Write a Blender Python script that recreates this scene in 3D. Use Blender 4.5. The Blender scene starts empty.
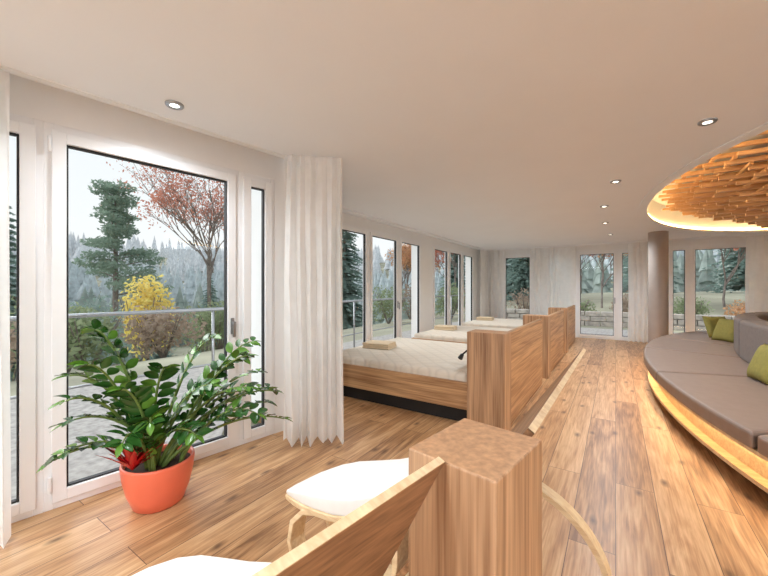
import bpy, bmesh, math, random
from mathutils import Matrix, Vector, noise
random.seed(7)
S=bpy.context.scene
try:
    S.view_settings.view_transform='Standard'
    S.view_settings.look='None'
except Exception: pass

# ---------------------------------------------------------------- materials
def new_mat(name):
    m=bpy.data.materials.new(name); m.use_nodes=True
    nt=m.node_tree; b=nt.nodes.get('Principled BSDF')
    return m,nt,b
def lin(c):
    return tuple(((x/255)/12.92 if x/255<=.04045 else ((x/255+.055)/1.055)**2.4) for x in c)+(1,)
def plain(name,c,rough=.6,var=.06,scale=8,metal=0,bump=0,spec=.5):
    m,nt,b=new_mat(name)
    c=lin(c)
    tc=nt.nodes.new('ShaderNodeTexCoord'); n=nt.nodes.new('ShaderNodeTexNoise'); n.inputs['Scale'].default_value=scale; n.inputs['Detail'].default_value=4
    nt.links.new(tc.outputs['Object'],n.inputs['Vector'])
    r=nt.nodes.new('ShaderNodeValToRGB')
    r.color_ramp.elements[0].position=.3; r.color_ramp.elements[1].position=.7
    r.color_ramp.elements[0].color=tuple(x*(1-var) for x in c[:3])+(1,)
    r.color_ramp.elements[1].color=tuple(min(1,x*(1+var)) for x in c[:3])+(1,)
    nt.links.new(n.outputs['Fac'],r.inputs[0]); nt.links.new(r.outputs[0],b.inputs['Base Color'])
    b.inputs['Roughness'].default_value=rough; b.inputs['Metallic'].default_value=metal
    b.inputs['Specular IOR Level'].default_value=spec
    if bump:
        bp=nt.nodes.new('ShaderNodeBump'); bp.inputs['Strength'].default_value=bump; bp.inputs['Distance'].default_value=.01
        nt.links.new(n.outputs['Fac'],bp.inputs['Height']); nt.links.new(bp.outputs[0],b.inputs['Normal'])
    return m
def wood(name,c1,c2,axis='y',rough=.45,lo=.36,hi=.62):
    m,nt,b=new_mat(name)
    tc=nt.nodes.new('ShaderNodeTexCoord')
    def layer(sc,dist,det):
        mp=nt.nodes.new('ShaderNodeMapping'); mp.inputs['Scale'].default_value=sc
        nt.links.new(tc.outputs['Object'],mp.inputs['Vector'])
        n=nt.nodes.new('ShaderNodeTexNoise'); n.inputs['Scale'].default_value=1; n.inputs['Detail'].default_value=det; n.inputs['Distortion'].default_value=dist
        nt.links.new(mp.outputs[0],n.inputs['Vector']); return n
    n=layer({'x':(1.8,75,75),'y':(75,1.8,75),'z':(75,75,1.8)}[axis],.25,6)
    w=layer({'x':(.6,13,13),'y':(13,.6,13),'z':(13,13,.6)}[axis],1.0,3)
    ad=nt.nodes.new('ShaderNodeMath'); ad.operation='ADD'
    nt.links.new(n.outputs['Fac'],ad.inputs[0]); nt.links.new(w.outputs['Fac'],ad.inputs[1])
    dv=nt.nodes.new('ShaderNodeMath'); dv.operation='MULTIPLY'; dv.inputs[1].default_value=.5
    nt.links.new(ad.outputs[0],dv.inputs[0])
    r=nt.nodes.new('ShaderNodeValToRGB'); r.color_ramp.elements[0].position=lo; r.color_ramp.elements[1].position=hi
    r.color_ramp.elements[0].color=lin(c1); r.color_ramp.elements[1].color=lin(c2)
    nt.links.new(dv.outputs[0],r.inputs[0]); nt.links.new(r.outputs[0],b.inputs['Base Color'])
    b.inputs['Roughness'].default_value=rough
    bp=nt.nodes.new('ShaderNodeBump'); bp.inputs['Strength'].default_value=.1; bp.inputs['Distance'].default_value=.002
    nt.links.new(n.outputs['Fac'],bp.inputs['Height']); nt.links.new(bp.outputs[0],b.inputs['Normal'])
    return m
def emis(name,c,s):
    m,nt,b=new_mat(name)
    b.inputs['Base Color'].default_value=lin(c); b.inputs['Emission Color'].default_value=lin(c); b.inputs['Emission Strength'].default_value=s
    return m
def quilt(name,c):
    m,nt,b=new_mat(name)
    tc=nt.nodes.new('ShaderNodeTexCoord'); hs=[]
    for rz in (45,-45):
        mp=nt.nodes.new('ShaderNodeMapping'); mp.inputs['Rotation'].default_value=(0,0,math.radians(rz)); nt.links.new(tc.outputs['Object'],mp.inputs['Vector'])
        w=nt.nodes.new('ShaderNodeTexWave'); w.inputs['Scale'].default_value=2.0; w.wave_profile='SIN'; nt.links.new(mp.outputs[0],w.inputs['Vector']); hs.append(w)
    mi=nt.nodes.new('ShaderNodeMath'); mi.operation='MINIMUM'; nt.links.new(hs[0].outputs['Fac'],mi.inputs[0]); nt.links.new(hs[1].outputs['Fac'],mi.inputs[1])
    pw=nt.nodes.new('ShaderNodeMath'); pw.operation='POWER'; pw.inputs[1].default_value=.4; nt.links.new(mi.outputs[0],pw.inputs[0])
    bp=nt.nodes.new('ShaderNodeBump'); bp.inputs['Strength'].default_value=.5; bp.inputs['Distance'].default_value=.02; nt.links.new(pw.outputs[0],bp.inputs['Height']); nt.links.new(bp.outputs[0],b.inputs['Normal'])
    r=nt.nodes.new('ShaderNodeValToRGB'); cc=lin(c); r.color_ramp.elements[0].color=tuple(x*.9 for x in cc[:3])+(1,); r.color_ramp.elements[1].color=cc; r.color_ramp.elements[1].position=.5
    nt.links.new(pw.outputs[0],r.inputs[0]); nt.links.new(r.outputs[0],b.inputs['Base Color']); b.inputs['Roughness'].default_value=.85
    return m
def floor_mat():
    m,nt,b=new_mat('oak_floor_planks')
    tc=nt.nodes.new('ShaderNodeTexCoord'); mp=nt.nodes.new('ShaderNodeMapping'); mp.inputs['Rotation'].default_value=(0,0,math.radians(90))
    nt.links.new(tc.outputs['Object'],mp.inputs['Vector'])
    br=nt.nodes.new('ShaderNodeTexBrick'); br.inputs['Scale'].default_value=1; br.inputs['Brick Width'].default_value=2.2; br.inputs['Row Height'].default_value=.22
    br.inputs['Mortar Size'].default_value=.002; br.inputs['Mortar Smooth'].default_value=.2; br.offset=.37; br.inputs['Bias'].default_value=0
    br.inputs['Color1'].default_value=(0,0,0,1); br.inputs['Color2'].default_value=(1,1,1,1); br.inputs['Mortar'].default_value=(.5,.5,.5,1)
    nt.links.new(mp.outputs[0],br.inputs['Vector'])
    def grain(sc,dist,det):
        mp2=nt.nodes.new('ShaderNodeMapping'); mp2.inputs['Scale'].default_value=sc
        nt.links.new(tc.outputs['Object'],mp2.inputs['Vector'])
        va=nt.nodes.new('ShaderNodeVectorMath'); va.operation='MULTIPLY_ADD'; va.inputs[1].default_value=(9,13,5)
        nt.links.new(br.outputs['Color'],va.inputs[0]); nt.links.new(mp2.outputs[0],va.inputs[2])
        n=nt.nodes.new('ShaderNodeTexNoise'); n.inputs['Scale'].default_value=1.0; n.inputs['Detail'].default_value=det; n.inputs['Distortion'].default_value=dist
        nt.links.new(va.outputs[0],n.inputs['Vector']); return n
    n=grain((9,1.1,1),2.2,5); n2=grain((95,3.5,1),.3,6)
    ad=nt.nodes.new('ShaderNodeMath'); ad.operation='MULTIPLY_ADD'; ad.inputs[1].default_value=.45
    nt.links.new(n2.outputs['Fac'],ad.inputs[0])
    h=nt.nodes.new('ShaderNodeMath'); h.operation='MULTIPLY'; h.inputs[1].default_value=.55; nt.links.new(n.outputs['Fac'],h.inputs[0]); nt.links.new(h.outputs[0],ad.inputs[2])
    mx=nt.nodes.new('ShaderNodeMath'); mx.operation='MULTIPLY_ADD'; mx.inputs[1].default_value=.18
    nt.links.new(br.outputs['Color'],mx.inputs[0]); nt.links.new(ad.outputs[0],mx.inputs[2])
    r=nt.nodes.new('ShaderNodeValToRGB'); e=r.color_ramp.elements
    e[0].position=.40; e[0].color=lin((132,92,60)); e[1].position=.80; e[1].color=lin((222,184,140))
    k=e.new(.59); k.color=lin((188,143,100))
    nt.links.new(mx.outputs[0],r.inputs[0])
    mp3=nt.nodes.new('ShaderNodeMapping'); mp3.inputs['Scale'].default_value=(3.0,1.3,1); nt.links.new(tc.outputs['Object'],mp3.inputs['Vector'])
    nd=nt.nodes.new('ShaderNodeTexNoise'); nd.inputs['Scale'].default_value=9; nt.links.new(tc.outputs['Object'],nd.inputs['Vector'])
    vm=nt.nodes.new('ShaderNodeVectorMath'); vm.operation='MULTIPLY_ADD'; vm.inputs[1].default_value=(.06,.06,.0); nt.links.new(nd.outputs['Color'],vm.inputs[0]); nt.links.new(mp3.outputs[0],vm.inputs[2])
    vo=nt.nodes.new('ShaderNodeTexVoronoi'); vo.inputs['Scale'].default_value=1.0; vo.voronoi_dimensions='2D'; nt.links.new(vm.outputs[0],vo.inputs['Vector'])
    kr=nt.nodes.new('ShaderNodeMapRange'); kr.inputs[1].default_value=.015; kr.inputs[2].default_value=.09; kr.inputs[3].default_value=.85; kr.inputs[4].default_value=0; nt.links.new(vo.outputs['Distance'],kr.inputs[0])
    km=nt.nodes.new('ShaderNodeMixRGB'); km.inputs[2].default_value=lin((92,60,40)); nt.links.new(kr.outputs[0],km.inputs[0]); nt.links.new(r.outputs[0],km.inputs[1])
    mm=nt.nodes.new('ShaderNodeMixRGB'); mm.blend_type='MIX'; mm.inputs[2].default_value=lin((80,52,36))
    nt.links.new(br.outputs['Fac'],mm.inputs[0]); nt.links.new(km.outputs[0],mm.inputs[1]); nt.links.new(mm.outputs[0],b.inputs['Base Color'])
    b.inputs['Roughness'].default_value=.37
    bp=nt.nodes.new('ShaderNodeBump'); bp.inputs['Strength'].default_value=.1; bp.inputs['Distance'].default_value=.003
    nt.links.new(n2.outputs['Fac'],bp.inputs['Height']); nt.links.new(bp.outputs[0],b.inputs['Normal'])
    return m
def glass_mat():
    m=bpy.data.materials.new('window_glass'); m.use_nodes=True; nt=m.node_tree; nt.nodes.clear()
    o=nt.nodes.new('ShaderNodeOutputMaterial'); t=nt.nodes.new('ShaderNodeBsdfTransparent'); g=nt.nodes.new('ShaderNodeBsdfGlossy'); mx=nt.nodes.new('ShaderNodeMixShader')
    g.inputs['Roughness'].default_value=.02; t.inputs[0].default_value=(.97,.99,.99,1)
    f=nt.nodes.new('ShaderNodeLayerWeight'); f.inputs[0].default_value=.5
    p=nt.nodes.new('ShaderNodeMath'); p.operation='POWER'; p.inputs[1].default_value=5; nt.links.new(f.outputs['Facing'],p.inputs[0])
    q=nt.nodes.new('ShaderNodeMath'); q.operation='MULTIPLY_ADD'; q.inputs[1].default_value=.3; q.inputs[2].default_value=.02; nt.links.new(p.outputs[0],q.inputs[0])
    nt.links.new(q.outputs[0],mx.inputs[0]); nt.links.new(t.outputs[0],mx.inputs[1]); nt.links.new(g.outputs[0],mx.inputs[2]); nt.links.new(mx.outputs[0],o.inputs[0])
    return m
def sheer_mat():
    m=bpy.data.materials.new('sheer_curtain_fabric'); m.use_nodes=True; nt=m.node_tree; nt.nodes.clear()
    o=nt.nodes.new('ShaderNodeOutputMaterial'); d=nt.nodes.new('ShaderNodeBsdfDiffuse'); t=nt.nodes.new('ShaderNodeBsdfTranslucent'); tr=nt.nodes.new('ShaderNodeBsdfTransparent')
    c=lin((255,254,252)); d.inputs[0].default_value=c; t.inputs[0].default_value=c
    n=nt.nodes.new('ShaderNodeTexNoise'); n.inputs['Scale'].default_value=9; tc=nt.nodes.new('ShaderNodeTexCoord'); nt.links.new(tc.outputs['Object'],n.inputs['Vector'])
    r=nt.nodes.new('ShaderNodeMapRange'); r.inputs[3].default_value=.08; r.inputs[4].default_value=.2; nt.links.new(n.outputs['Fac'],r.inputs[0])
    a=nt.nodes.new('ShaderNodeMixShader'); a.inputs[0].default_value=.4; b=nt.nodes.new('ShaderNodeMixShader')
    nt.links.new(d.outputs[0],a.inputs[1]); nt.links.new(t.outputs[0],a.inputs[2]); nt.links.new(r.outputs[0],b.inputs[0])
    nt.links.new(a.outputs[0],b.inputs[1]); nt.links.new(tr.outputs[0],b.inputs[2]); nt.links.new(b.outputs[0],o.inputs[0])
    return m
M_wall=plain('warm_white_plaster',(246,246,246),.8,.01)
M_ceil=plain('ceiling_paint',(242,244,247),.85,.01,2)
M_frame=plain('white_window_frame',(246,247,249),.35,.01)
M_gasket=plain('dark_gasket',(35,35,38),.6)
M_glass=glass_mat(); M_sheer=sheer_mat(); M_floor=floor_mat()
M_oak=wood('oak_grain_x',(148,106,70),(216,174,128),'x')
M_oaky=wood('oak_grain_y',(138,98,64),(206,164,120),'y')
M_board=wood('oak_board_dark',(112,78,52),(174,131,94),'y')
M_post=wood('oak_post_grain',(138,100,70),(208,168,130),'z')
M_end=plain('oak_end_grain',(186,144,108),.55,.2,55,bump=.1)
M_ply=wood('pale_ply',(212,180,138),(238,214,174),'x')
M_slat=wood('slat_wood',(206,158,112),(236,196,150),'x')
M_dark=plain('dark_plinth',(30,25,22),.8)
M_matt=quilt('cream_quilted_mattress',(232,222,207))
M_towel=plain('beige_towel',(222,202,172),.95,.08,60,bump=.5)
M_taupe=plain('taupe_leather',(144,124,112),.5,.05,14,bump=.08)
M_taupe2=plain('grey_brown_fabric',(122,112,107),.8,.08,30,bump=.2)
M_olive=plain('olive_cushion',(142,134,68),.85,.1,30,bump=.2)
M_white=plain('white_upholstery',(238,236,232),.7,.02,20)
M_metal=plain('brushed_steel',(170,172,176),.3,.03,metal=1)
M_black=plain('black_metal',(25,25,25),.4)
M_pot=plain('coral_ceramic',(240,118,88),.35,.03)
M_soil=plain('potting_soil',(60,42,30),.95,.3,40)
M_leaf=plain('zz_leaf',(44,86,34),.22,.3,6)
M_leaf2=plain('zz_leaf_light',(92,136,50),.25,.25,6)
M_stem=plain('plant_stem',(110,132,64),.5)
M_red=plain('red_bract',(190,34,38),.35,.2)
M_col=plain('column_paint',(166,154,146),.6,.03)
M_led=emis('warm_led',(255,212,144),16)
M_led2=emis('warm_led_sofa',(255,222,168),13)
M_lens=emis('downlight_lens',(255,244,225),6)

# ---------------------------------------------------------------- mesh builder
class MB:
    def __init__(s): s.v=[];s.f=[];s.m=[]
    def add(s,vs,fs,mat=0,M=None):
        o=len(s.v)
        for p in vs:
            p=Vector(p)
            if M is not None: p=M@p
            s.v.append(tuple(p))
        for f in fs: s.f.append(tuple(i+o for i in f)); s.m.append(mat)
    def box(s,x0,x1,y0,y1,z0,z1,mat=0,M=None):
        vs=[(x0,y0,z0),(x1,y0,z0),(x1,y1,z0),(x0,y1,z0),(x0,y0,z1),(x1,y0,z1),(x1,y1,z1),(x0,y1,z1)]
        s.add(vs,[(0,3,2,1),(4,5,6,7),(0,1,5,4),(1,2,6,5),(2,3,7,6),(3,0,4,7)],mat,M)
    def tube(s,pts,rad,n=8,mat=0,cap=True,M=None):
        pts=[Vector(p) for p in pts]
        if not isinstance(rad,(list,tuple)): rad=[rad]*len(pts)
        vs=[];fs=[];up=None
        for i,p in enumerate(pts):
            t=(pts[min(i+1,len(pts)-1)]-pts[max(i-1,0)])
            t=t.normalized() if t.length>1e-9 else Vector((0,0,1))
            if up is None: up=t.orthogonal().normalized()
            a=(up-t*up.dot(t))
            a=a.normalized() if a.length>1e-6 else t.orthogonal().normalized()
            up=a; b=t.cross(a)
            for k in range(n):
                an=2*math.pi*k/n; vs.append(p+(a*math.cos(an)+b*math.sin(an))*rad[i])
        for i in range(len(pts)-1):
            for k in range(n):
                fs.append((i*n+k,i*n+(k+1)%n,(i+1)*n+(k+1)%n,(i+1)*n+k))
        if cap:
            fs.append(tuple(range(n))[::-1]); fs.append(tuple((len(pts)-1)*n+k for k in range(n)))
        s.add(vs,fs,mat,M)
    def ribbon(s,pts,w0,w1,th,mat=0,M=None,tops=None):
        """pts: (x,z) profile; w0,w1: y extents (scalar or list); th thickness normal to the profile"""
        n=len(pts); vs=[];fs=[]
        if not isinstance(w0,(list,tuple)): w0=[w0]*n
        if not isinstance(w1,(list,tuple)): w1=[w1]*n
        if not isinstance(th,(list,tuple)): th=[th]*n
        for i,(x,z) in enumerate(pts):
            a=pts[max(i-1,0)];b=pts[min(i+1,n-1)]
            t=Vector((b[0]-a[0],b[1]-a[1])).normalized(); nn=Vector((t.y,-t.x))*th[i]/2
            vs+=[(x+nn.x,w0[i],z+nn.y),(x+nn.x,w1[i],z+nn.y),(x-nn.x,w1[i],z-nn.y),(x-nn.x,w0[i],z-nn.y)]
        for i in range(n-1):
            for k in range(4):
                fs.append((i*4+k,i*4+(k+1)%4,(i+1)*4+(k+1)%4,(i+1)*4+k))
        fs.append((3,2,1,0)); fs.append(tuple((n-1)*4+k for k in range(4)))
        s.add(vs,fs,mat,M)
    def lathe(s,prof,c,n=40,mat=0):
        vs=[];fs=[]
        for r,z in prof:
            for k in range(n):
                a=2*math.pi*k/n; vs.append((c[0]+r*math.cos(a),c[1]+r*math.sin(a),z))
        for i in range(len(prof)-1):
            for k in range(n): fs.append((i*n+k,i*n+(k+1)%n,(i+1)*n+(k+1)%n,(i+1)*n+k))
        s.add(vs,fs,mat)
    def ering(s,c,ai,bi,ao,bo,z0,z1,t0,t1,n,mat=0,closed=False):
        """elliptical ring solid; a: x semi axis, b: y semi axis"""
        vs=[];fs=[]
        for i in range(n+(0 if closed else 1)):
            t=t0+(t1-t0)*i/n
            for (a,b,z) in ((ai,bi,z0),(ao,bo,z0),(ao,bo,z1),(ai,bi,z1)):
                vs.append((c[0]+a*math.cos(t),c[1]+b*math.sin(t),z))
        L=n if closed else n+1
        for i in range(n):
            j=(i+1)%L
            for k in range(4): fs.append((i*4+k,j*4+k,j*4+(k+1)%4,i*4+(k+1)%4))
        if not closed:
            fs.append((0,1,2,3)); fs.append((n*4+3,n*4+2,n*4+1,n*4))
        s.add(vs,fs,mat)
    def obj(s,name,mats,bevel=0,smooth=False,parent=None,seg=2,fix=True,subsurf=0):
        me=bpy.data.meshes.new(name); me.from_pydata(s.v,[],s.f)
        for m in mats: me.materials.append(m)
        me.polygons.foreach_set('material_index',s.m)
        if smooth: me.polygons.foreach_set('use_smooth',[True]*len(s.f))
        me.update()
        if fix:
            bm=bmesh.new(); bm.from_mesh(me); bmesh.ops.recalc_face_normals(bm,faces=bm.faces); bm.to_mesh(me); bm.free()
        o=bpy.data.objects.new(name,me); S.collection.objects.link(o)
        if bevel:
            b=o.modifiers.new('b','BEVEL'); b.width=bevel; b.segments=seg; b.limit_method='ANGLE'; b.angle_limit=math.radians(40)
        if subsurf:
            b=o.modifiers.new('s','SUBSURF'); b.levels=subsurf; b.render_levels=subsurf
        if parent: o.parent=parent
        return o
def topmat(o,idx=1):
    for p in o.data.polygons:
        if p.normal.z>.9: p.material_index=idx

CEIL=2.6
A1=math.radians(81.45)
W1=Matrix.Translation((-3.069,0,0))@Matrix.Rotation(A1,4,'Z')
W2=Matrix.Translation((-3.62,0,0))@Matrix.Rotation(math.radians(90),4,'Z')
WB=Matrix.Translation((0,11.3,0))
d1=Vector((.1487,.9889,0)); n1=Vector((-.9889,.1487,0))

# ---------------------------------------------------------------- shell
b=MB(); b.add([(-3.65,-3.2,0),(6.8,-3.2,0),(6.8,11.5,0),(-3.85,11.5,0),(-3.85,2.5,0),(-2.7,2.47,0)],[(0,1,2,3,4,5)]); 
b.add([(-3.65,-3.2,-.1),(6.8,-3.2,-.1),(6.8,11.5,-.1),(-3.85,11.5,-.1),(-3.85,2.5,-.1),(-2.7,2.47,-.1)],[(5,4,3,2,1,0)])
b.obj('floor',[M_floor],fix=False)

# ceiling with elliptical opening
EC=(3.15,6.35); EA=2.82; EB=4.3; RT=3.02
bm=bmesh.new()
def loop(pts):
    vs=[bm.verts.new(p) for p in pts]; return [bm.edges.new((vs[i],vs[(i+1)%len(vs)])) for i in range(len(vs))]
ed=loop([(-3.30,-3.1,CEIL),(6.7,-3.1,CEIL),(6.7,11.4,CEIL),(-3.75,11.4,CEIL),(-3.75,2.44,CEIL),(-2.48,2.44,CEIL)])
N=96
ed+=loop([(EC[0]+EA*math.cos(2*math.pi*i/N),EC[1]+EB*math.sin(2*math.pi*i/N),CEIL) for i in range(N)])
bmesh.ops.triangle_fill(bm,use_beauty=True,use_dissolve=False,edges=ed)
me=bpy.data.meshes.new('ceiling'); bm.to_mesh(me); bm.free(); me.materials.append(M_ceil)
ceil=bpy.data.objects.new('ceiling',me); S.collection.objects.link(ceil)
b=MB()
b.ering(EC,EA,EB,EA+.04,EB+.04,CEIL-.012,RT,0,2*math.pi,N,0,True)
b.add([(EC[0]+(EA+.04)*math.cos(2*math.pi*i/N),EC[1]+(EB+.04)*math.sin(2*math.pi*i/N),RT) for i in range(N)],[tuple(range(N))])
b.ering(EC,EA-.06,EB-.06,EA+.0,EB+.0,CEIL-.012,CEIL+.02,0,2*math.pi,N,0,True)
o=b.obj('ceiling_recess',[M_ceil]); o.parent=ceil
b=MB(); b.ering(EC,EA-.05,EB-.05,EA-.02,EB-.02,CEIL+.03,CEIL+.05,0,2*math.pi,N,0,True)
b.obj('ceiling_led_strip',[M_led]).parent=ceil

# walls
b=MB()
b.box(-3.2,2.5,0,.25,2.44,2.72,0,W1); b.box(-3.2,-.75,0,.25,0,2.44,0,W1); b.box(2.25,2.5,0,.25,0,2.44,0,W1)
b.box(-3.2,2.48,-.24,0.0,2.67,2.70,0,W1); b.box(-3.2,2.48,-.245,-.22,2.595,2.69,0,W1)
b.box(-3.87,-2.68,2.47,2.68,0,2.72)
b.obj('wall_left_front',[M_wall])
b=MB()
b.box(2.6,11.5,0,.25,2.44,2.72,0,W2)
for a,c in ((2.6,3.9),(6.97,7.55),(10.4,11.5)): b.box(a,c,0,.25,0,2.44,0,W2)
b.obj('wall_left',[M_wall])
b=MB()
b.box(-3.8,6.8,0,.25,2.44,2.72,0,WB)
for a,c in ((-3.8,-2.98),(-2.08,-1.75),(.45,1.10),(2.75,3.2),(5.4,6.8)): b.box(a,c,0,.25,0,2.44,0,WB)
b.obj('wall_back',[M_wall])
b=MB(); b.box(6.6,6.8,-3.2,11.5,0,2.72); b.obj('wall_right',[M_wall])
b=MB(); b.box(-3.7,6.8,-3.2,-3.0,0,2.72); b.obj('wall_front',[M_wall])

# windows
wi=[0]
def window(M,z1,panes,handles=(),sw=.075,hinges=()):
    wi[0]+=1
    b=MB(); x0=panes[0][0]; x1=panes[-1][1]
    for a,c in panes:
        b.box(a,a+.045,.0,.09,0,z1,0,M); b.box(c-.045,c,.0,.09,0,z1,0,M)
        b.box(a+.045,c-.045,.0,.09,z1-.05,z1,0,M); b.box(a+.045,c-.045,.0,.09,0,.05,0,M)
        s=sw
        A,C=a+.035,c-.035
        b.box(A,A+s,-.02,.06,.045,z1-.045,0,M); b.box(C-s,C,-.02,.06,.045,z1-.045,0,M)
        b.box(A+s,C-s,-.02,.06,z1-.045-s,z1-.045,0,M); b.box(A+s,C-s,-.02,.06,.045,.045+s,0,M)
        A+=s;C-=s;Z0=.045+s;Z1=z1-.045-s;g=.011
        b.box(A,A+g,.0,.04,Z0,Z1,1,M);b.box(C-g,C,.0,.04,Z0,Z1,1,M);b.box(A+g,C-g,.0,.04,Z1-g,Z1,1,M);b.box(A+g,C-g,.0,.04,Z0,Z0+g,1,M)
        b.add([(A,.02,Z0),(C,.02,Z0),(C,.02,Z1),(A,.02,Z1)],[(0,1,2,3)],2,M)
    for h in handles:
        b.box(h-.014,h+.014,-.032,-.02,1.0,1.14,3,M); b.box(h-.01,h+.01,-.06,-.03,1.09,1.11,3,M); b.box(h-.012,h+.012,-.07,-.052,.98,1.11,3,M)
    for h,z in hinges: b.tube([M@Vector((h,-.03,z)),M@Vector((h,-.03,z+.1))],.01,10,0)
    return b.obj('window_%d'%wi[0],[M_frame,M_gasket,M_glass,M_metal],bevel=.003,seg=1)
window(W1,2.44,[(-.75,.655),(.655,1.90),(1.90,2.25)],handles=(1.83,),sw=.07,hinges=((.68,.12),(.68,2.25)))
window(W2,2.44,[(3.9,4.98),(4.98,6.0),(6.0,6.97)],handles=(5.93,),sw=.06)
window(W2,2.44,[(7.55,8.5),(8.5,9.45),(9.45,10.4)],sw=.06)
window(WB,2.44,[(-2.98,-2.08)],sw=.06)
window(WB,2.44,[(-1.75,-.93),(-.93,.05),(.05,.45)],handles=(-.02,),sw=.06)
window(WB,2.44,[(1.10,1.52),(1.52,2.75)],handles=(),sw=.06)
window(WB,2.44,[(3.2,4.3),(4.3,5.4)])
b=MB(); b.box(-3.1,2.4,-.1,-.07,2.645,2.67,0,W1); b.box(-3.1,2.4,-.17,-.14,2.645,2.67,0,W1); b.obj('trim_1',[M_frame])
b=MB(); b.box(2.8,11.2,-.22,-.12,2.575,2.6,0,W2); b.obj('trim_2',[M_frame])
b=MB(); b.box(-3.4,6.5,-.24,-.14,2.575,2.6,0,WB); b.obj('trim_3',[M_frame])
b=MB(); b.box(6.97,7.55,-.015,0,0,.07,0,W2); b.box(2.7,3.9,-.015,0,0,.07,0,W2); b.obj('baseboard_left',[M_frame])
b=MB()
for a,c in ((-2.08,-1.75),(.45,1.10),(2.75,3.2)): b.box(a,c,-.015,0,0,.07,0,WB)
b.obj('baseboard_back',[M_frame])

# curtains
def curtain(p0,p1,folds,amp=.045,z0=.015,z1=2.57,flare=.0):
    p0=Vector(p0+(0,));p1=Vector(p1+(0,)); t=(p1-p0); L=t.length; t.normalize(); nn=Vector((-t.y,t.x,0))
    C=folds*14; R=26; vs=[];fs=[]; sd=random.uniform(0,50)
    for j in range(R+1):
        z=z0+(z1-z0)*j/R; q=1-j/R
        for i in range(C+1):
            u=i/C
            ph=2.2*noise.noise(Vector((u*folds*.45,z*.35,sd)))
            am=.85+1.0*noise.noise(Vector((u*folds*.6,z*.5,sd+9)))
            w=u*folds*2*math.pi+ph*2
            off=math.sin(w)*amp*am*(.45+.75*q)+.012*noise.noise(Vector((u*folds*3,z*2.5,sd)))
            uu=(u-.5)*(1+flare*q**2)+.5+.3*math.sin(2*w)/(folds*2*math.pi)
            vs.append(p0+t*(L*uu)+nn*off+Vector((0,0,z+(.01*math.sin(w) if j==0 else 0))))
    for j in range(R):
        for i in range(C): fs.append((j*(C+1)+i,j*(C+1)+i+1,(j+1)*(C+1)+i+1,(j+1)*(C+1)+i))
    b=MB(); b.add(vs,fs); return b.obj('sheer_curtain',[M_sheer],smooth=True,fix=False)
curtain((-2.47,2.12),(-2.09,2.46),6,.06,z1=2.59,flare=.08)
curtain((-2.84,.0),(-2.77,.47),6,.04,z1=2.59)
curtain((-3.42,10.45),(-3.38,11.05),5,.04)
curtain((-3.35,11.1),(-2.85,11.1),4,.03)
curtain((-2.12,11.1),(-.92,11.1),8,.03)
curtain((.27,11.1),(.76,11.1),4,.03)
curtain((2.45,11.1),(3.35,11.1),6,.03)

# ---------------------------------------------------------------- column, downlights
b=MB(); b.lathe([(0,0),(.2,0),(.2,.03),(.175,.035),(.175,CEIL-.001)],(.76,9.5),48); b.obj('round_column',[M_col],smooth=False)
LC=(.86,.94,1.0)
def downlight(x,y,e=70,vis=True):
    b=MB()
    b.lathe([(.0,2.59),(.028,2.59)],(x,y),24,1)
    b.lathe([(.028,2.588),(.036,2.586),(.05,2.584),(.055,2.59),(.055,2.599)],(x,y),24,0)
    o=b.obj('downlight',[M_metal,M_lens],smooth=True,fix=False)
    l=bpy.data.lights.new('lamp','SPOT'); l.energy=e; l.spot_size=math.radians(165); l.spot_blend=.8; l.shadow_soft_size=.06; l.color=LC
    lo=bpy.data.objects.new('lamp',l); S.collection.objects.link(lo); lo.location=(x,y,2.56); lo.parent=o
for x,y in ((.55,3.38),(0,4.71),(-.14,6.05),(-.16,7.6),(-.1,9.3),(-.9,-1.0),(1.8,.6),(2.4,-1.8),(5.6,1.5),(-2.2,-1.8)):  # points out of view are extra downlights, added to brighten the room
    downlight(x,y,88 if y<8 else 110)
downlight(-2.40,1.15,52)

# ---------------------------------------------------------------- slat ceiling lamp feature
b=MB(); NL=8
for k in range(NL):
    z=2.38+.066*k; sc=.56+.052*k; ax=EA*sc; by=EB*sc
    y=-by+.15*(k%2)+.03
    while y<by:
        hw=ax*math.sqrt(max(0,1-(y/by)**2))
        if hw>.15:
            x=-hw+random.uniform(-.14,.06)
            while x<hw-.1:
                L=random.uniform(1.0,2.6); xe=min(x+L,hw+random.uniform(-.06,.12))
                dy=random.uniform(-.012,.012)
                b.box(EC[0]+x,EC[0]+xe,EC[1]+y+dy,EC[1]+y+dy+.045,z,z+.034)
                x=xe+random.uniform(.03,.22)
        y+=.30
    x=-ax*.92
    while x<ax*.92:
        hh=by*math.sqrt(1-(x/ax)**2)*.95
        b.box(EC[0]+x,EC[0]+x+.03,EC[1]-hh,EC[1]+hh,z+.034,z+.066)
        x+=1.15
b.box(EC[0]-.1,EC[0]+.1,EC[1]-.1,EC[1]+.1,2.86,RT)
b.obj('wooden_slat_ceiling_feature',[M_slat])

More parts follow.
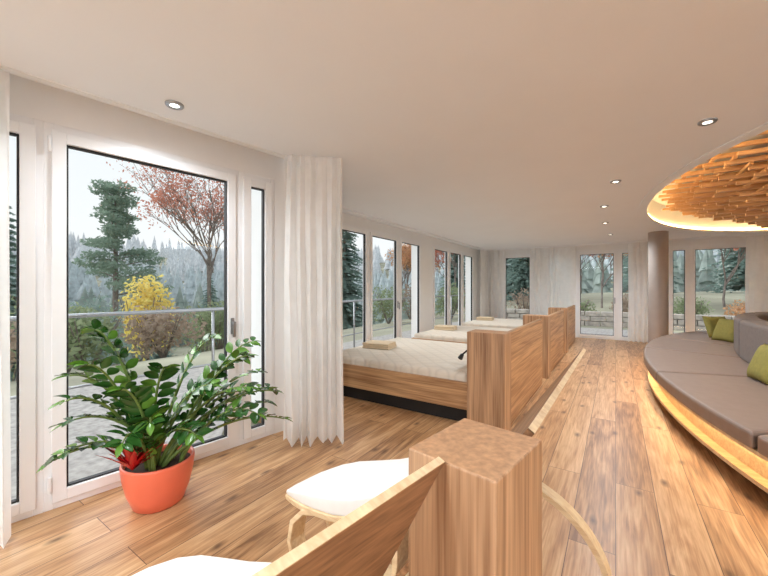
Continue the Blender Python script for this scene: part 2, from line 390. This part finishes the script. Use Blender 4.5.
# ---------------------------------------------------------------- oval lounge sofa
SC=(2.75,5.9); SA=2.42; SB=4.9
sofa=bpy.data.objects.new('oval_lounge_sofa',None); S.collection.objects.link(sofa)
b=MB(); ns=16
for i in range(ns):
    t0=2*math.pi*(i+.5)/ns+.004; t1=2*math.pi*(i+1.5)/ns-.004
    b.ering(SC,1.30,3.2,SA,SB,.35,.47,t0,t1,14)
b.obj('seat_mattress',[M_taupe],bevel=.025,seg=3,parent=sofa)
b=MB()
for i in range(ns):
    t0=2*math.pi*(i+.5)/ns+.008; t1=2*math.pi*(i+1.5)/ns-.008
    b.ering(SC,1.12,3.02,1.40,3.30,.46,.98,t0,t1,10)
b.obj('backrest',[M_taupe2],bevel=.05,seg=3,parent=sofa)
b=MB(); b.ering(SC,1.0,2.9,SA-.13,SB-.13,.13,.345,0,2*math.pi,120,0,True); b.ering(SC,1.0,2.9,SA-.02,SB-.02,.325,.352,0,2*math.pi,120,0,True)
b.ering(SC,.95,2.85,SA-.05,SB-.05,.11,.14,0,2*math.pi,120,0,True)
b.obj('wood_base_band',[M_ply],parent=sofa)
b=MB(); b.ering(SC,1.0,2.9,SA-.4,SB-.4,0,.11,0,2*math.pi,120,0,True); b.obj('plinth',[M_dark],parent=sofa)
b=MB(); b.ering(SC,SA-.10,SB-.10,SA-.08,SB-.08,.305,.322,0,2*math.pi,120,0,True); b.obj('led_strip',[M_led2],parent=sofa)

def pillow(name,loc,rot,size,mat,th=.14):
    b=MB(); n=12; vs=[];fs=[]
    for sgn in (1,-1):
        for j in range(n+1):
            for i in range(n+1):
                u=-1+2*i/n; v=-1+2*j/n
                h=((1-u**4)*(1-v**4))**.6*th/2
                pin=1-.06*(1-abs(u))*(v*v) ; pin2=1-.06*(1-abs(v))*(u*u)
                vs.append((u*size/2*pin2,sgn*h,v*size/2*pin))
    o2=(n+1)**2
    for j in range(n):
        for i in range(n):
            a=j*(n+1)+i; fs.append((a,a+1,a+n+2,a+n+1)); fs.append((o2+a,o2+a+n+1,o2+a+n+2,o2+a+1))
    b.add(vs,fs); o=b.obj(name,[mat],smooth=True,fix=False); o.location=loc; o.rotation_euler=rot; 
    bm=bmesh.new(); bm.from_mesh(o.data); bmesh.ops.remove_doubles(bm,verts=bm.verts,dist=.0005); bmesh.ops.recalc_face_normals(bm,faces=bm.faces); bm.to_mesh(o.data); bm.free()
    return o
pillow('olive_throw_pillow',(1.60,9.0,.665),(math.radians(-22),0,math.radians(30)),.42,M_olive)
pillow('olive_throw_pillow',(1.62,8.4,.665),(math.radians(-22),0,math.radians(-55)),.42,M_olive)
pillow('olive_throw_pillow',(1.24,4.95,.655),(math.radians(-20),0,math.radians(-80)),.38,M_olive)

# ---------------------------------------------------------------- beds with wood partitions
def bed(y0,y1,first=False):
    e=bpy.data.objects.new('relaxation_bed',None); S.collection.objects.link(e)
    xl,xr=-3.32,-1.24
    b=MB()
    b.box(xl,xr,y0,y0+.045,.15,.43); b.box(xl,xr,y1-.045,y1,.15,.43); b.box(xl,xl+.045,y0+.045,y1-.045,.15,.43); b.box(xr-.045,xr,y0+.045,y1-.045,.15,.43)
    b.box(xl+.045,xr-.045,y0+.045,y1-.045,.3,.34)
    b.obj('bed_frame',[M_oak],bevel=.004,parent=e)
    b=MB(); b.box(xl+.03,xr-.002,y0+.05,y1-.06,0,.16); b.obj('bed_plinth',[M_dark],parent=e)
    b=MB(); ym=(y0+y1)/2
    b.box(xl+.03,xr-.03,y0+.03,y1-.03,.345,.515); b.obj('mattress',[M_matt],bevel=.045,seg=4,parent=e)
    b=MB(); b.box(-1.24,-.87,y0-.08,y0+.17,0,.965); topmat(b.obj('partition_post',[M_post,M_end],bevel=.006,parent=e))
    b=MB(); b.box(-.93,-.885,y0+.19,y1+.04,.02,.955); b.box(-1.24,-.93,y0+.17,y1,.0,.42); b.obj('partition_panel',[M_oaky],bevel=.004,parent=e)
    b=MB(); b.box(-1.24,-1.17,y0+.17,y1,.42,.80); b.obj('headboard',[M_oaky],bevel=.01,parent=e)
    b=MB(); p=[(-1.24,y0+.45,.60),(-1.28,y0+.45,.66),(-1.34,y0+.45,.69),(-1.43,y0+.46,.68),(-1.50,y0+.48,.62)]
    b.tube(p,.011,8); b.tube([p[-1],(-1.53,y0+.49,.57)],[.02,.03],12); b.obj('reading_lamp',[M_black],smooth=True,parent=e)
bed(3.45,5.45); bed(5.98,7.95); bed(8.5,10.4)
def towel(x,y,z,r=0):
    b=MB()
    for k in range(3):
        b.box(-.21+.004*k,.21-.006*k,-.15,.15-.004*k,.028*k,.028*k+.027)
    b.tube([(-.21,-.15,.014),(.21,-.15,.014)],.013,8); b.tube([(-.21,-.15,.07),(.21,-.15,.07)],.013,8)
    o=b.obj('folded_towel',[M_towel],bevel=.01,seg=3); o.location=(x,y,z); o.rotation_euler=(0,0,r)
towel(-2.92,4.30,.517,.15); towel(-3.02,6.95,.517,.1); towel(-3.0,9.6,.517,.1)

# ---------------------------------------------------------------- foreground: post, leaning boards, loungers
PM=Matrix.Translation((-.32,.95,0))@Matrix.Rotation(math.radians(-9),4,'Z')
part=bpy.data.objects.new('wooden_lounge_partition',None); S.collection.objects.link(part)
b=MB(); b.box(-.125,.125,-.15,.15,0,.97,0,PM); topmat(b.obj('post',[M_post,M_end],bevel=.006,parent=part,seg=3))
def board(pA,pB,zt,dx,dz,th,name):
    b=MB()
    A=Vector((pA[0],pA[1],zt));B_=Vector((pB[0],pB[1],zt)); D=Vector((dx,0,-dz)); n=Vector((-dz,0,-dx)).normalized()*th
    vs=[A,B_,B_+D,A+D,A+n,B_+n,B_+D+n,A+D+n]
    b.add(vs,[(0,1,2,3),(7,6,5,4),(0,4,5,1),(1,5,6,2),(2,6,7,3),(3,7,4,0)],0)
    T=D.normalized()*-.004
    b.add([A+T,B_+T,B_+T+n,A+T+n,A,B_,B_+n,A+n],[(0,1,2,3),(4,5,1,0),(7,3,2,6)],1)
    return b.obj(name,[M_board,M_ply],bevel=0,parent=part)
board((-.352,.80),(-.50,-.15),.97,-.30,.60,.018,'backrest_board_near')
board((-.20,1.10),(-.17,2.78),.97,-.47,.66,.022,'backrest_board_far')
def arc(cx,cz,r,a0,a1,n=12,sx=1):
    return [(cx+sx*r*math.cos(math.radians(a0+(a1-a0)*i/n)),cz+r*math.sin(math.radians(a0+(a1-a0)*i/n))) for i in range(n+1)]
b=MB()
for yy in (1.62,): b.ribbon([(-.48,.55)]+arc(-.42,.14,.41,80,0,14)+[(-.01,.0)],yy,yy+.07,.022)
for yy in (.25,): b.ribbon([(-.75,.42)]+arc(-.72,.10,.30,80,0,14)+[(-.42,.0)],yy,yy+.07,.022)
b.obj('bent_ply_supports',[M_ply],parent=part,smooth=False)

def lounger(dx,yc,dz=0):
    e=bpy.data.objects.new('bentwood_lounge_chair',None); S.collection.objects.link(e); e.location=(dx,yc,0)
    prof=[(-.64,.585),(-.70,.55),(-.77,.515),(-.88,.465),(-1.0,.43),(-1.12,.405),(-1.22,.38),(-1.33,.345),(-1.46,.29)]
    hw=[.17,.19,.20,.205,.20,.185,.16,.115,.04]
    b=MB(); b.ribbon(prof,[-h for h in hw],hw,.026); b.obj('seat_shell',[M_ply],parent=e,bevel=.004)
    th=[.05,.066,.074,.076,.074,.068,.058,.042,.022]
    p2=[(x,z+.012+t/2) for (x,z),t in zip(prof,th)]
    b=MB(); b.ribbon(p2,[-h+.004 for h in hw],[h-.004 for h in hw],th); b.obj('seat_pad',[M_white],parent=e,bevel=.028,seg=5,smooth=True)
    loopp=[(-1.10,.40),(-1.20,.37),(-1.27,.30),(-1.29,.20),(-1.25,.09),(-1.14,.025),(-.98,.012),(-.85,.02),(-.77,.08),(-.72,.2),(-.70,.35),(-.70,.48),(-.70,.54)]
    b=MB(); b.ribbon(loopp,-.17,-.08,.024); b.ribbon(loopp,.08,.17,.024); b.obj('bent_legs',[M_ply],parent=e,bevel=.003)
lounger(0,1.30); lounger(-.06,.48)

# ---------------------------------------------------------------- potted plant
PC=Vector((-2.50,1.10,0))
plant=bpy.data.objects.new('potted_zz_plant',None); S.collection.objects.link(plant)
b=MB(); b.lathe([(0,.0),(.13,.0),(.145,.01),(.178,.10),(.20,.20),(.208,.275),(.205,.29),(.195,.29),(.19,.27),(.185,.25)],PC,48,0); b.lathe([(.187,.25),(0,.26)],PC,48,1)
b.obj('coral_pot',[M_pot,M_soil],smooth=True,parent=plant)
def wallclamp(p,m=.05):
    d=(p-Vector((-3.069,0,0))).dot(n1)
    if d>-m: p=p-n1*(d+m)
    return p
b=MB()
def leaflet(base,dr,up,L,W,mat):
    dr=dr.normalized(); side=dr.cross(up); side=side.normalized() if side.length>1e-4 else dr.orthogonal().normalized(); up=side.cross(dr).normalized()
    vs=[];fs=[]; prof=[(0,.15),(.15,.72),(.35,1),(.6,.95),(.8,.62),(.93,.3),(1,.02)]
    for t,w in prof:
        c=base+dr*(L*t)-up*(L*.14*t*t)
        vs+= [wallclamp(c-side*W*w/2+up*W*.16*w,.03),wallclamp(c,.03),wallclamp(c+side*W*w/2+up*W*.16*w,.03)]
    for i in range(len(prof)-1):
        for k in range(2): fs.append((i*3+k,i*3+k+1,(i+1)*3+k+1,(i+1)*3+k))
    b.add(vs,fs,mat)
stems=[(0,.56,.66,.05),(12,.70,.50,.12),(22,.76,.34,.16),(8,.32,.80,0),(45,.50,.46,.14),(60,.36,.58,.05),(78,.36,.38,.12),(95,.20,.66,0),(110,.26,.48,.10),
 (168,.42,.62,.08),(178,.46,.50,.12),(170,.34,.76,.02),(188,.38,.70,.05),(160,.42,.38,.14),(142,.28,.42,.12),(160,.22,.84,0),(-15,.62,.44,.12),(-3,.80,.30,.10),(130,.22,.60,.02),(175,.46,.32,.10),(30,.54,.56,.08),(0,.68,.55,.08),(20,.46,.70,.03),(176,.28,.90,.0),(-8,.50,.78,.05),(5,.74,.42,.10)]
NS=24
for az,R,H,dr in stems:
    a=math.radians(az); out=d1*math.cos(a)-n1*math.sin(a); start=PC+Vector((random.uniform(-.07,.07),random.uniform(-.07,.07),.25))+out*.05
    bend=random.uniform(-.12,.12); perp=Vector((-out.y,out.x,0))
    pts=[]
    for i in range(NS):
        t=i/(NS-1); p=start+out*(R*(t**1.25))+perp*bend*t*t+Vector((0,0,H*(1-(1-t)**1.5)-dr*t**3)); pts.append(wallclamp(p,.07))
    b.tube(pts,[.014*(1-.7*i/(NS-1)) for i in range(NS)],6,0)
    roll=random.uniform(-.5,.5); cnt=0
    for i in range(5,NS,2):
        tg=(pts[min(i+1,NS-1)]-pts[i-1]).normalized()
        sd=tg.cross(Vector((0,0,1))); sd=sd.normalized() if sd.length>.05 else Vector((1,0,0)); upv=sd.cross(tg)
        sd=(sd*math.cos(roll)+upv*math.sin(roll)); upv=sd.cross(tg)
        for sgn in (-1,1):
            q=pts[min(i+(1 if sgn>0 else 0),NS-1)]
            dd=sd*sgn+tg*random.uniform(.35,.75)+upv*random.uniform(-.1,.45)
            L=random.uniform(.09,.12)*(1-.25*abs(i-NS*.55)/(NS*.5))
            leaflet(q+dd.normalized()*.008,dd,upv+sd*random.uniform(-.3,.3),L,L*.54,1 if random.random()<.74 else 2)
    leaflet(pts[-1],pts[-1]-pts[-2],Vector((0,0,1)),.08,.038,2)
for k in range(34):
    a=random.uniform(0,2*math.pi)
    out=Vector((math.cos(a),math.sin(a),0)); base=PC+Vector((.05,-.17,.29))
    leaflet(base,out*.7+Vector((0,0,random.uniform(.4,2.2))),Vector((0,0,1)),random.uniform(.14,.26),.036,3)
b.obj('zz_foliage',[M_stem,M_leaf,M_leaf2,M_red],smooth=True,parent=plant,fix=False)

# ================================================================= EXTERIOR
def sm(t): t=max(0,min(1,t)); return t*t*(3-2*t)
def gh(x,y):
    L=max(0,-x-6.5); d=math.hypot(x,y)
    back=sm((y-6)/14)*sm((x+14)/14)
    h=-.16-6*sm(L/26)*(1-back)
    h+=24*sm((d-80)/170)+3*noise.noise(Vector((x*.012,y*.012,0)))*sm((d-30)/60)*2
    h+=back*1.2*sm((y-16)/12)
    return h
vs=[];fs=[]; NR=70; NA=120
rs=[2+ (i/NR)**2.2*330 for i in range(NR+1)]
for r in rs:
    for k in range(NA):
        a=2*math.pi*k/NA; x=r*math.cos(a); y=4+r*math.sin(a); vs.append((x,y,gh(x,y)))
for i in range(NR):
    for k in range(NA): fs.append((i*NA+k,i*NA+(k+1)%NA,(i+1)*NA+(k+1)%NA,(i+1)*NA+k))
M_ground=plain('meadow_ground',(156,154,134),.95,.35,.35)
b=MB(); b.add(vs,fs); b.obj('ground_terrain',[M_ground],smooth=True,fix=False)
M_gravel=plain('grey_gravel',(164,160,156),.95,.28,14,bump=.4)
b=MB(); b.add([(-8,-8,-.13),(-3.0,-8,-.13),(-3.3,2,-.13),(-4,2.6,-.13),(-4,11.6,-.13),(7,11.6,-.13),(8,15.5,-.13),(-6,15.5,-.13),(-6.4,6,-.13)],[tuple(range(9))]); b.obj('gravel_terrace',[M_gravel],fix=False)
b=MB(); path=[(-5.1,-5,0),(-4.42,2.6,0),(-4.75,6,0),(-5.0,13.8,0)]
def along(path,step):
    out=[]
    for i in range(len(path)-1):
        a=Vector(path[i]);c=Vector(path[i+1]);n=max(1,int((c-a).length/step))
        for k in range(n): out.append(a.lerp(c,k/n))
    out.append(Vector(path[-1])); return out
for z,r in ((1.12,.022),(.40,.014)): b.tube([(p[0],p[1],z) for p in path],r,10)
for p in along(path,1.9): b.tube([(p.x,p.y,-.13),(p.x,p.y,1.11)],.018,8)
b.obj('balcony_railing',[M_metal],smooth=True)

def quads(b,c,n,rx,rz,size,mat,flat=0):
    for _ in range(n):
        while True:
            p=Vector((random.uniform(-1,1),random.uniform(-1,1),random.uniform(-1,1)))
            if p.length<1: break
        q=c+Vector((p.x*rx,p.y*rx,p.z*rz))
        u=Vector((random.gauss(0,1),random.gauss(0,1),random.gauss(0,1)*(1-flat))).normalized(); v=u.orthogonal().normalized(); v.rotate(Matrix.Rotation(random.uniform(0,6.28),3,u))
        s=size*random.uniform(.6,1.3)
        b.add([q-u*s,q-v*s*.45,q+u*s,q+v*s*.45],[(0,1,2,3)],mat)
M_bark=plain('bark',(130,120,114),.9,.3,6)
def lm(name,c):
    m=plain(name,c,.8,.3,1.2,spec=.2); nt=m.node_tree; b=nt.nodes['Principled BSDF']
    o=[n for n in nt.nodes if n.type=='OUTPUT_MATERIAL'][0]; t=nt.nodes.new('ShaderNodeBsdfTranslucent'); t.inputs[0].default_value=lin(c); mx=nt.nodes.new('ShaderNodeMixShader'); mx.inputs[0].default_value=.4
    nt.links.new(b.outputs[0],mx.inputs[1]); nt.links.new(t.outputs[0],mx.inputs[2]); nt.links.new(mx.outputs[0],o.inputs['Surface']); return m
M_con=lm('conifer_needles_hazed',(140,162,154)); M_pine=lm('pine_needles_hazed',(144,164,148)); M_redl=lm('beech_leaves_hazed',(208,144,124)); M_yel=lm('larch_yellow',(250,226,138)); M_org=lm('orange_leaves',(216,172,134)); M_shr=lm('shrub_green',(152,164,130)); M_brn=lm('brown_shrub',(176,158,142))  # tree colours lightened and muted to paint in the haze
def conifer(x,y,h,r,mat,zb=None):
    zb=gh(x,y)-.1 if zb is None else zb; b=MB(); b.tube([(x,y,zb),(x,y,zb+h*.98)],[r*.09,.02],7,0); n=34
    for i in range(n):
        t=i/n; z=zb+h*(.06+.92*t); R=r*(1-t)**.85*random.uniform(.8,1.1)+.12; m=11
        for k in range(m):
            a=random.uniform(0,6.28); L=R*random.uniform(.7,1.1)
            for j in range(1,8):
                q=j/7; c=Vector((x+math.cos(a)*L*q,y+math.sin(a)*L*q,z-L*.3*q*q+random.uniform(-.05,.05))); dv=Vector((math.cos(a),math.sin(a),-.35)); sd=Vector((-math.sin(a),math.cos(a),random.uniform(-.5,.2)))
                s=.13*R*(1.25-q)+.09
                b.add([c-dv*s*.7,c-sd*s-Vector((0,0,s*.5)),c+dv*s,c+sd*s-Vector((0,0,s*.5))],[(0,1,2,3)],1)
    b.obj('conifer_tree',[M_bark,mat],fix=False)
def pine(x,y,h,r):
    zb=gh(x,y)-.1; b=MB(); b.tube([(x,y,zb),(x+.2,y,zb+h*.5),(x-.1,y+.1,zb+h*.96)],[.30,.20,.06],8,0)
    for i in range(30):
        t=.45+.53*i/29; z=zb+h*t; a=random.uniform(0,6.28); L=r*(1.1-.8*(t-.42)/.58)*random.uniform(.55,1)
        e=Vector((x+math.cos(a)*L,y+math.sin(a)*L,z+L*.12)); b.tube([(x,y,z-.3),e],[.07,.02],5,0)
        quads(b,e,150,r*.32,r*.12,.18,1,.3); quads(b,(e+Vector((x,y,z)))/2,80,r*.30,r*.12,.18,1,.3)
    b.obj('pine_tree',[M_bark,M_pine],fix=False)
def broad(name,x,y,h,mat,leaves=7,ls=.11,depth=6,spread=.55,zb=None):
    zb=gh(x,y)-.1 if zb is None else zb; b=MB()
    def br(p,d,L,rad,dep):
        e=p+d*L; mid=p+d*L*.5+Vector((random.gauss(0,.03),random.gauss(0,.03),0))*L
        b.tube([p,mid,e],[rad,rad*.85,rad*.65],5,0,cap=False)
        if dep<=2: quads(b,e,leaves,L*.8,L*.7,ls,1)
        if dep==0: return
        for k in range(3 if dep>1 else 2):
            nd=(d+Vector((random.gauss(0,spread),random.gauss(0,spread),random.gauss(.18,spread*.4)))).normalized()
            br(p+d*L*random.uniform(.6,1),nd,L*random.uniform(.62,.82),rad*.6,dep-1)
    br(Vector((x,y,zb)),Vector((0,0,1)),h*.27,h*.009,depth)
    b.obj(name,[M_bark,mat],fix=False)
def shrub(x,y,r,hh,mat,n=500,ls=.09,name='garden_shrub'):
    zb=gh(x,y); b=MB()
    for k in range(9):
        a=random.uniform(0,6.28); b.tube([(x,y,zb-.1),(x+math.cos(a)*r*.6,y+math.sin(a)*r*.6,zb+hh*.8)],[.03,.01],5,0)
    for k in range(9):
        a=random.uniform(0,6.28); q=random.uniform(0,.6)*r
        quads(b,Vector((x+math.cos(a)*q,y+math.sin(a)*q,zb+hh*random.uniform(.35,.7))),n//9,r*.55,hh*.38,ls,1)
    b.obj(name,[M_bark,mat],fix=False)
random.seed(21)
pine(-35,12.0,16.5,3.4)
broad('red_beech_tree',-20.8,12.0,17,M_redl,leaves=6,ls=.09,spread=.46)
conifer(-28.5,4.6,12.5,2.8,M_con); conifer(-27,.5,10,2.6,M_con); conifer(-42,8.5,9,2.5,M_con); conifer(-43,18,12,3,M_con)
conifer(-38,22,9.5,2.4,M_con)
shrub(-15.8,6.3,1.15,3.7,M_yel,2200,.10,'yellow_larch_bush')
for (x,y,r,h,m) in ((-11,3.2,1.2,1.6,M_shr),(-11.5,5.2,1.3,1.6,M_brn),(-12,7.3,1.3,1.7,M_shr),(-10.5,1.2,1.2,1.5,M_brn),(-12.5,9.5,1.5,2.2,M_shr),(-13.6,3.4,1.5,2.4,M_con),(-17,9.6,1.8,3.2,M_shr),(-18,3.0,2,4,M_shr),(-21,7.4,2.2,4,M_con),(-9.6,7.2,.8,1.1,M_brn),(-15,13,1.8,3.0,M_shr)):
    shrub(x,y,r,h,m,1100,.09)
conifer(-15.5,18.5,10.5,2.2,M_con); conifer(-19.5,22.0,12,2.4,M_con); broad('autumn_tree',-14.5,24.5,9,M_org,5,spread=.4); conifer(-12.5,31,10,2.2,M_con)
broad('autumn_tree',-9.5,23.5,8,M_redl,6,spread=.4); conifer(-8.2,31,11,2.3,M_con); conifer(-5.5,27,8,2,M_con)
for (x,y,r,h,m) in ((-9,14,1.1,1.8,M_shr),(-9.5,17,1.3,2.2,M_brn),(-6.9,16.5,1.1,1.8,M_shr),(-7,19.8,1.2,2,M_brn)): shrub(x,y,r,h,m,800,.09)
broad('autumn_tree',-.6,21.5,6.5,M_org,4,zb=0,spread=.4); broad('autumn_tree',-2.6,36,9,M_redl,5,zb=0); broad('red_maple_tree',4.3,22.5,6.5,M_redl,8,zb=0,spread=.4); broad('autumn_tree',9.5,25,7.5,M_org,5,zb=0,spread=.4); conifer(1.8,33,10,2.4,M_con); conifer(8,35,11,2.5,M_con); conifer(-8,38,11,2.5,M_con)
for (x,y,r,h,m) in ((-1.5,18.2,.9,1.1,M_shr),(.5,18.8,.8,1.2,M_brn),(2.4,18.6,.9,1.1,M_shr),(4.2,18.2,.8,1.0,M_org),(6.1,18.6,1,1.2,M_shr),(-3.8,18.6,1.1,1.4,M_brn),(8.4,19,1.1,1.3,M_brn)): shrub(x,y,r,h,m,800,.07)
M_stone=plain('stone_wall',(180,172,164),.9,.3,5,bump=.5)
b=MB()
for k in range(30):
    x=-6+k*.55
    for j in range(3): b.box(x+(j%2)*.2,x+.52+(j%2)*.2,16.6+random.uniform(-.03,.03),17.0,-.15+j*.2,.03+j*.2)
b.obj('garden_stone_wall',[M_stone],bevel=.02)

b=MB()
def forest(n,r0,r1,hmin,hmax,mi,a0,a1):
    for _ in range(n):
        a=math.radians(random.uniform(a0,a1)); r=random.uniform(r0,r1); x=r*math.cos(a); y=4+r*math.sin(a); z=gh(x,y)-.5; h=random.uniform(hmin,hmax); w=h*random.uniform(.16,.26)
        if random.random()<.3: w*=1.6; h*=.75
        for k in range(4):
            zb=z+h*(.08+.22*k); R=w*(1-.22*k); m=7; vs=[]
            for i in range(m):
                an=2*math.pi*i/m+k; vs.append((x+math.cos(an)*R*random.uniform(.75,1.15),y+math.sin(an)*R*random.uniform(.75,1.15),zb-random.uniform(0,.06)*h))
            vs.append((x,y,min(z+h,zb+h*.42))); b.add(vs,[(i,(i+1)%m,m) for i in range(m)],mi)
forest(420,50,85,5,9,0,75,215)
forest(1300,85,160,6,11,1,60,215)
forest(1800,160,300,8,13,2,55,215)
b.obj('distant_forest',[lm('forest_near_hazed',(176,188,182)),lm('forest_mid_hazed',(210,218,220)),lm('forest_far_hazed',(233,238,242))],fix=False)  # haze is painted into these colours, paler and bluer with distance

# ---------------------------------------------------------------- light
w=bpy.data.worlds.new('overcast'); S.world=w; w.use_nodes=True; nt=w.node_tree; bg=nt.nodes['Background']
tc=nt.nodes.new('ShaderNodeTexCoord'); sp=nt.nodes.new('ShaderNodeSeparateXYZ'); nt.links.new(tc.outputs['Generated'],sp.inputs[0])
r=nt.nodes.new('ShaderNodeValToRGB'); r.color_ramp.elements[0].position=0; r.color_ramp.elements[0].color=lin((238,239,238)); r.color_ramp.elements[1].position=.6; r.color_ramp.elements[1].color=lin((220,228,236))
nt.links.new(sp.outputs[2],r.inputs[0]); nt.links.new(r.outputs[0],bg.inputs[0]); bg.inputs[1].default_value=1.22
l=bpy.data.lights.new('overcast_sun','SUN'); l.energy=3.0; l.angle=math.radians(50); l.color=(1,.99,.98)
o=bpy.data.objects.new('overcast_sun',l); S.collection.objects.link(o); o.rotation_euler=(Vector((1,.25,-.75))).to_track_quat('-Z','Y').to_euler()
for (x,y,e) in ((1.0,-1.6,80),(-1.4,-1.2,45),(5.4,3.0,50)):  # added fill lights out of view, not fixtures of the room
    l=bpy.data.lights.new('added_fill_area','AREA'); l.shape='RECTANGLE'; l.size=1.2; l.size_y=1.2; l.energy=e; l.color=LC
    o=bpy.data.objects.new('added_fill_lamp',l); S.collection.objects.link(o); o.location=(x,y,2.58)

cam=bpy.data.cameras.new('camera'); cam.lens=350/768*36; cam.sensor_width=36; cam.clip_start=.02; cam.clip_end=1000
co=bpy.data.objects.new('camera',cam); S.collection.objects.link(co); co.location=(0,0,1.4); co.rotation_euler=(math.radians(90),0,math.radians(33.5)); S.camera=co
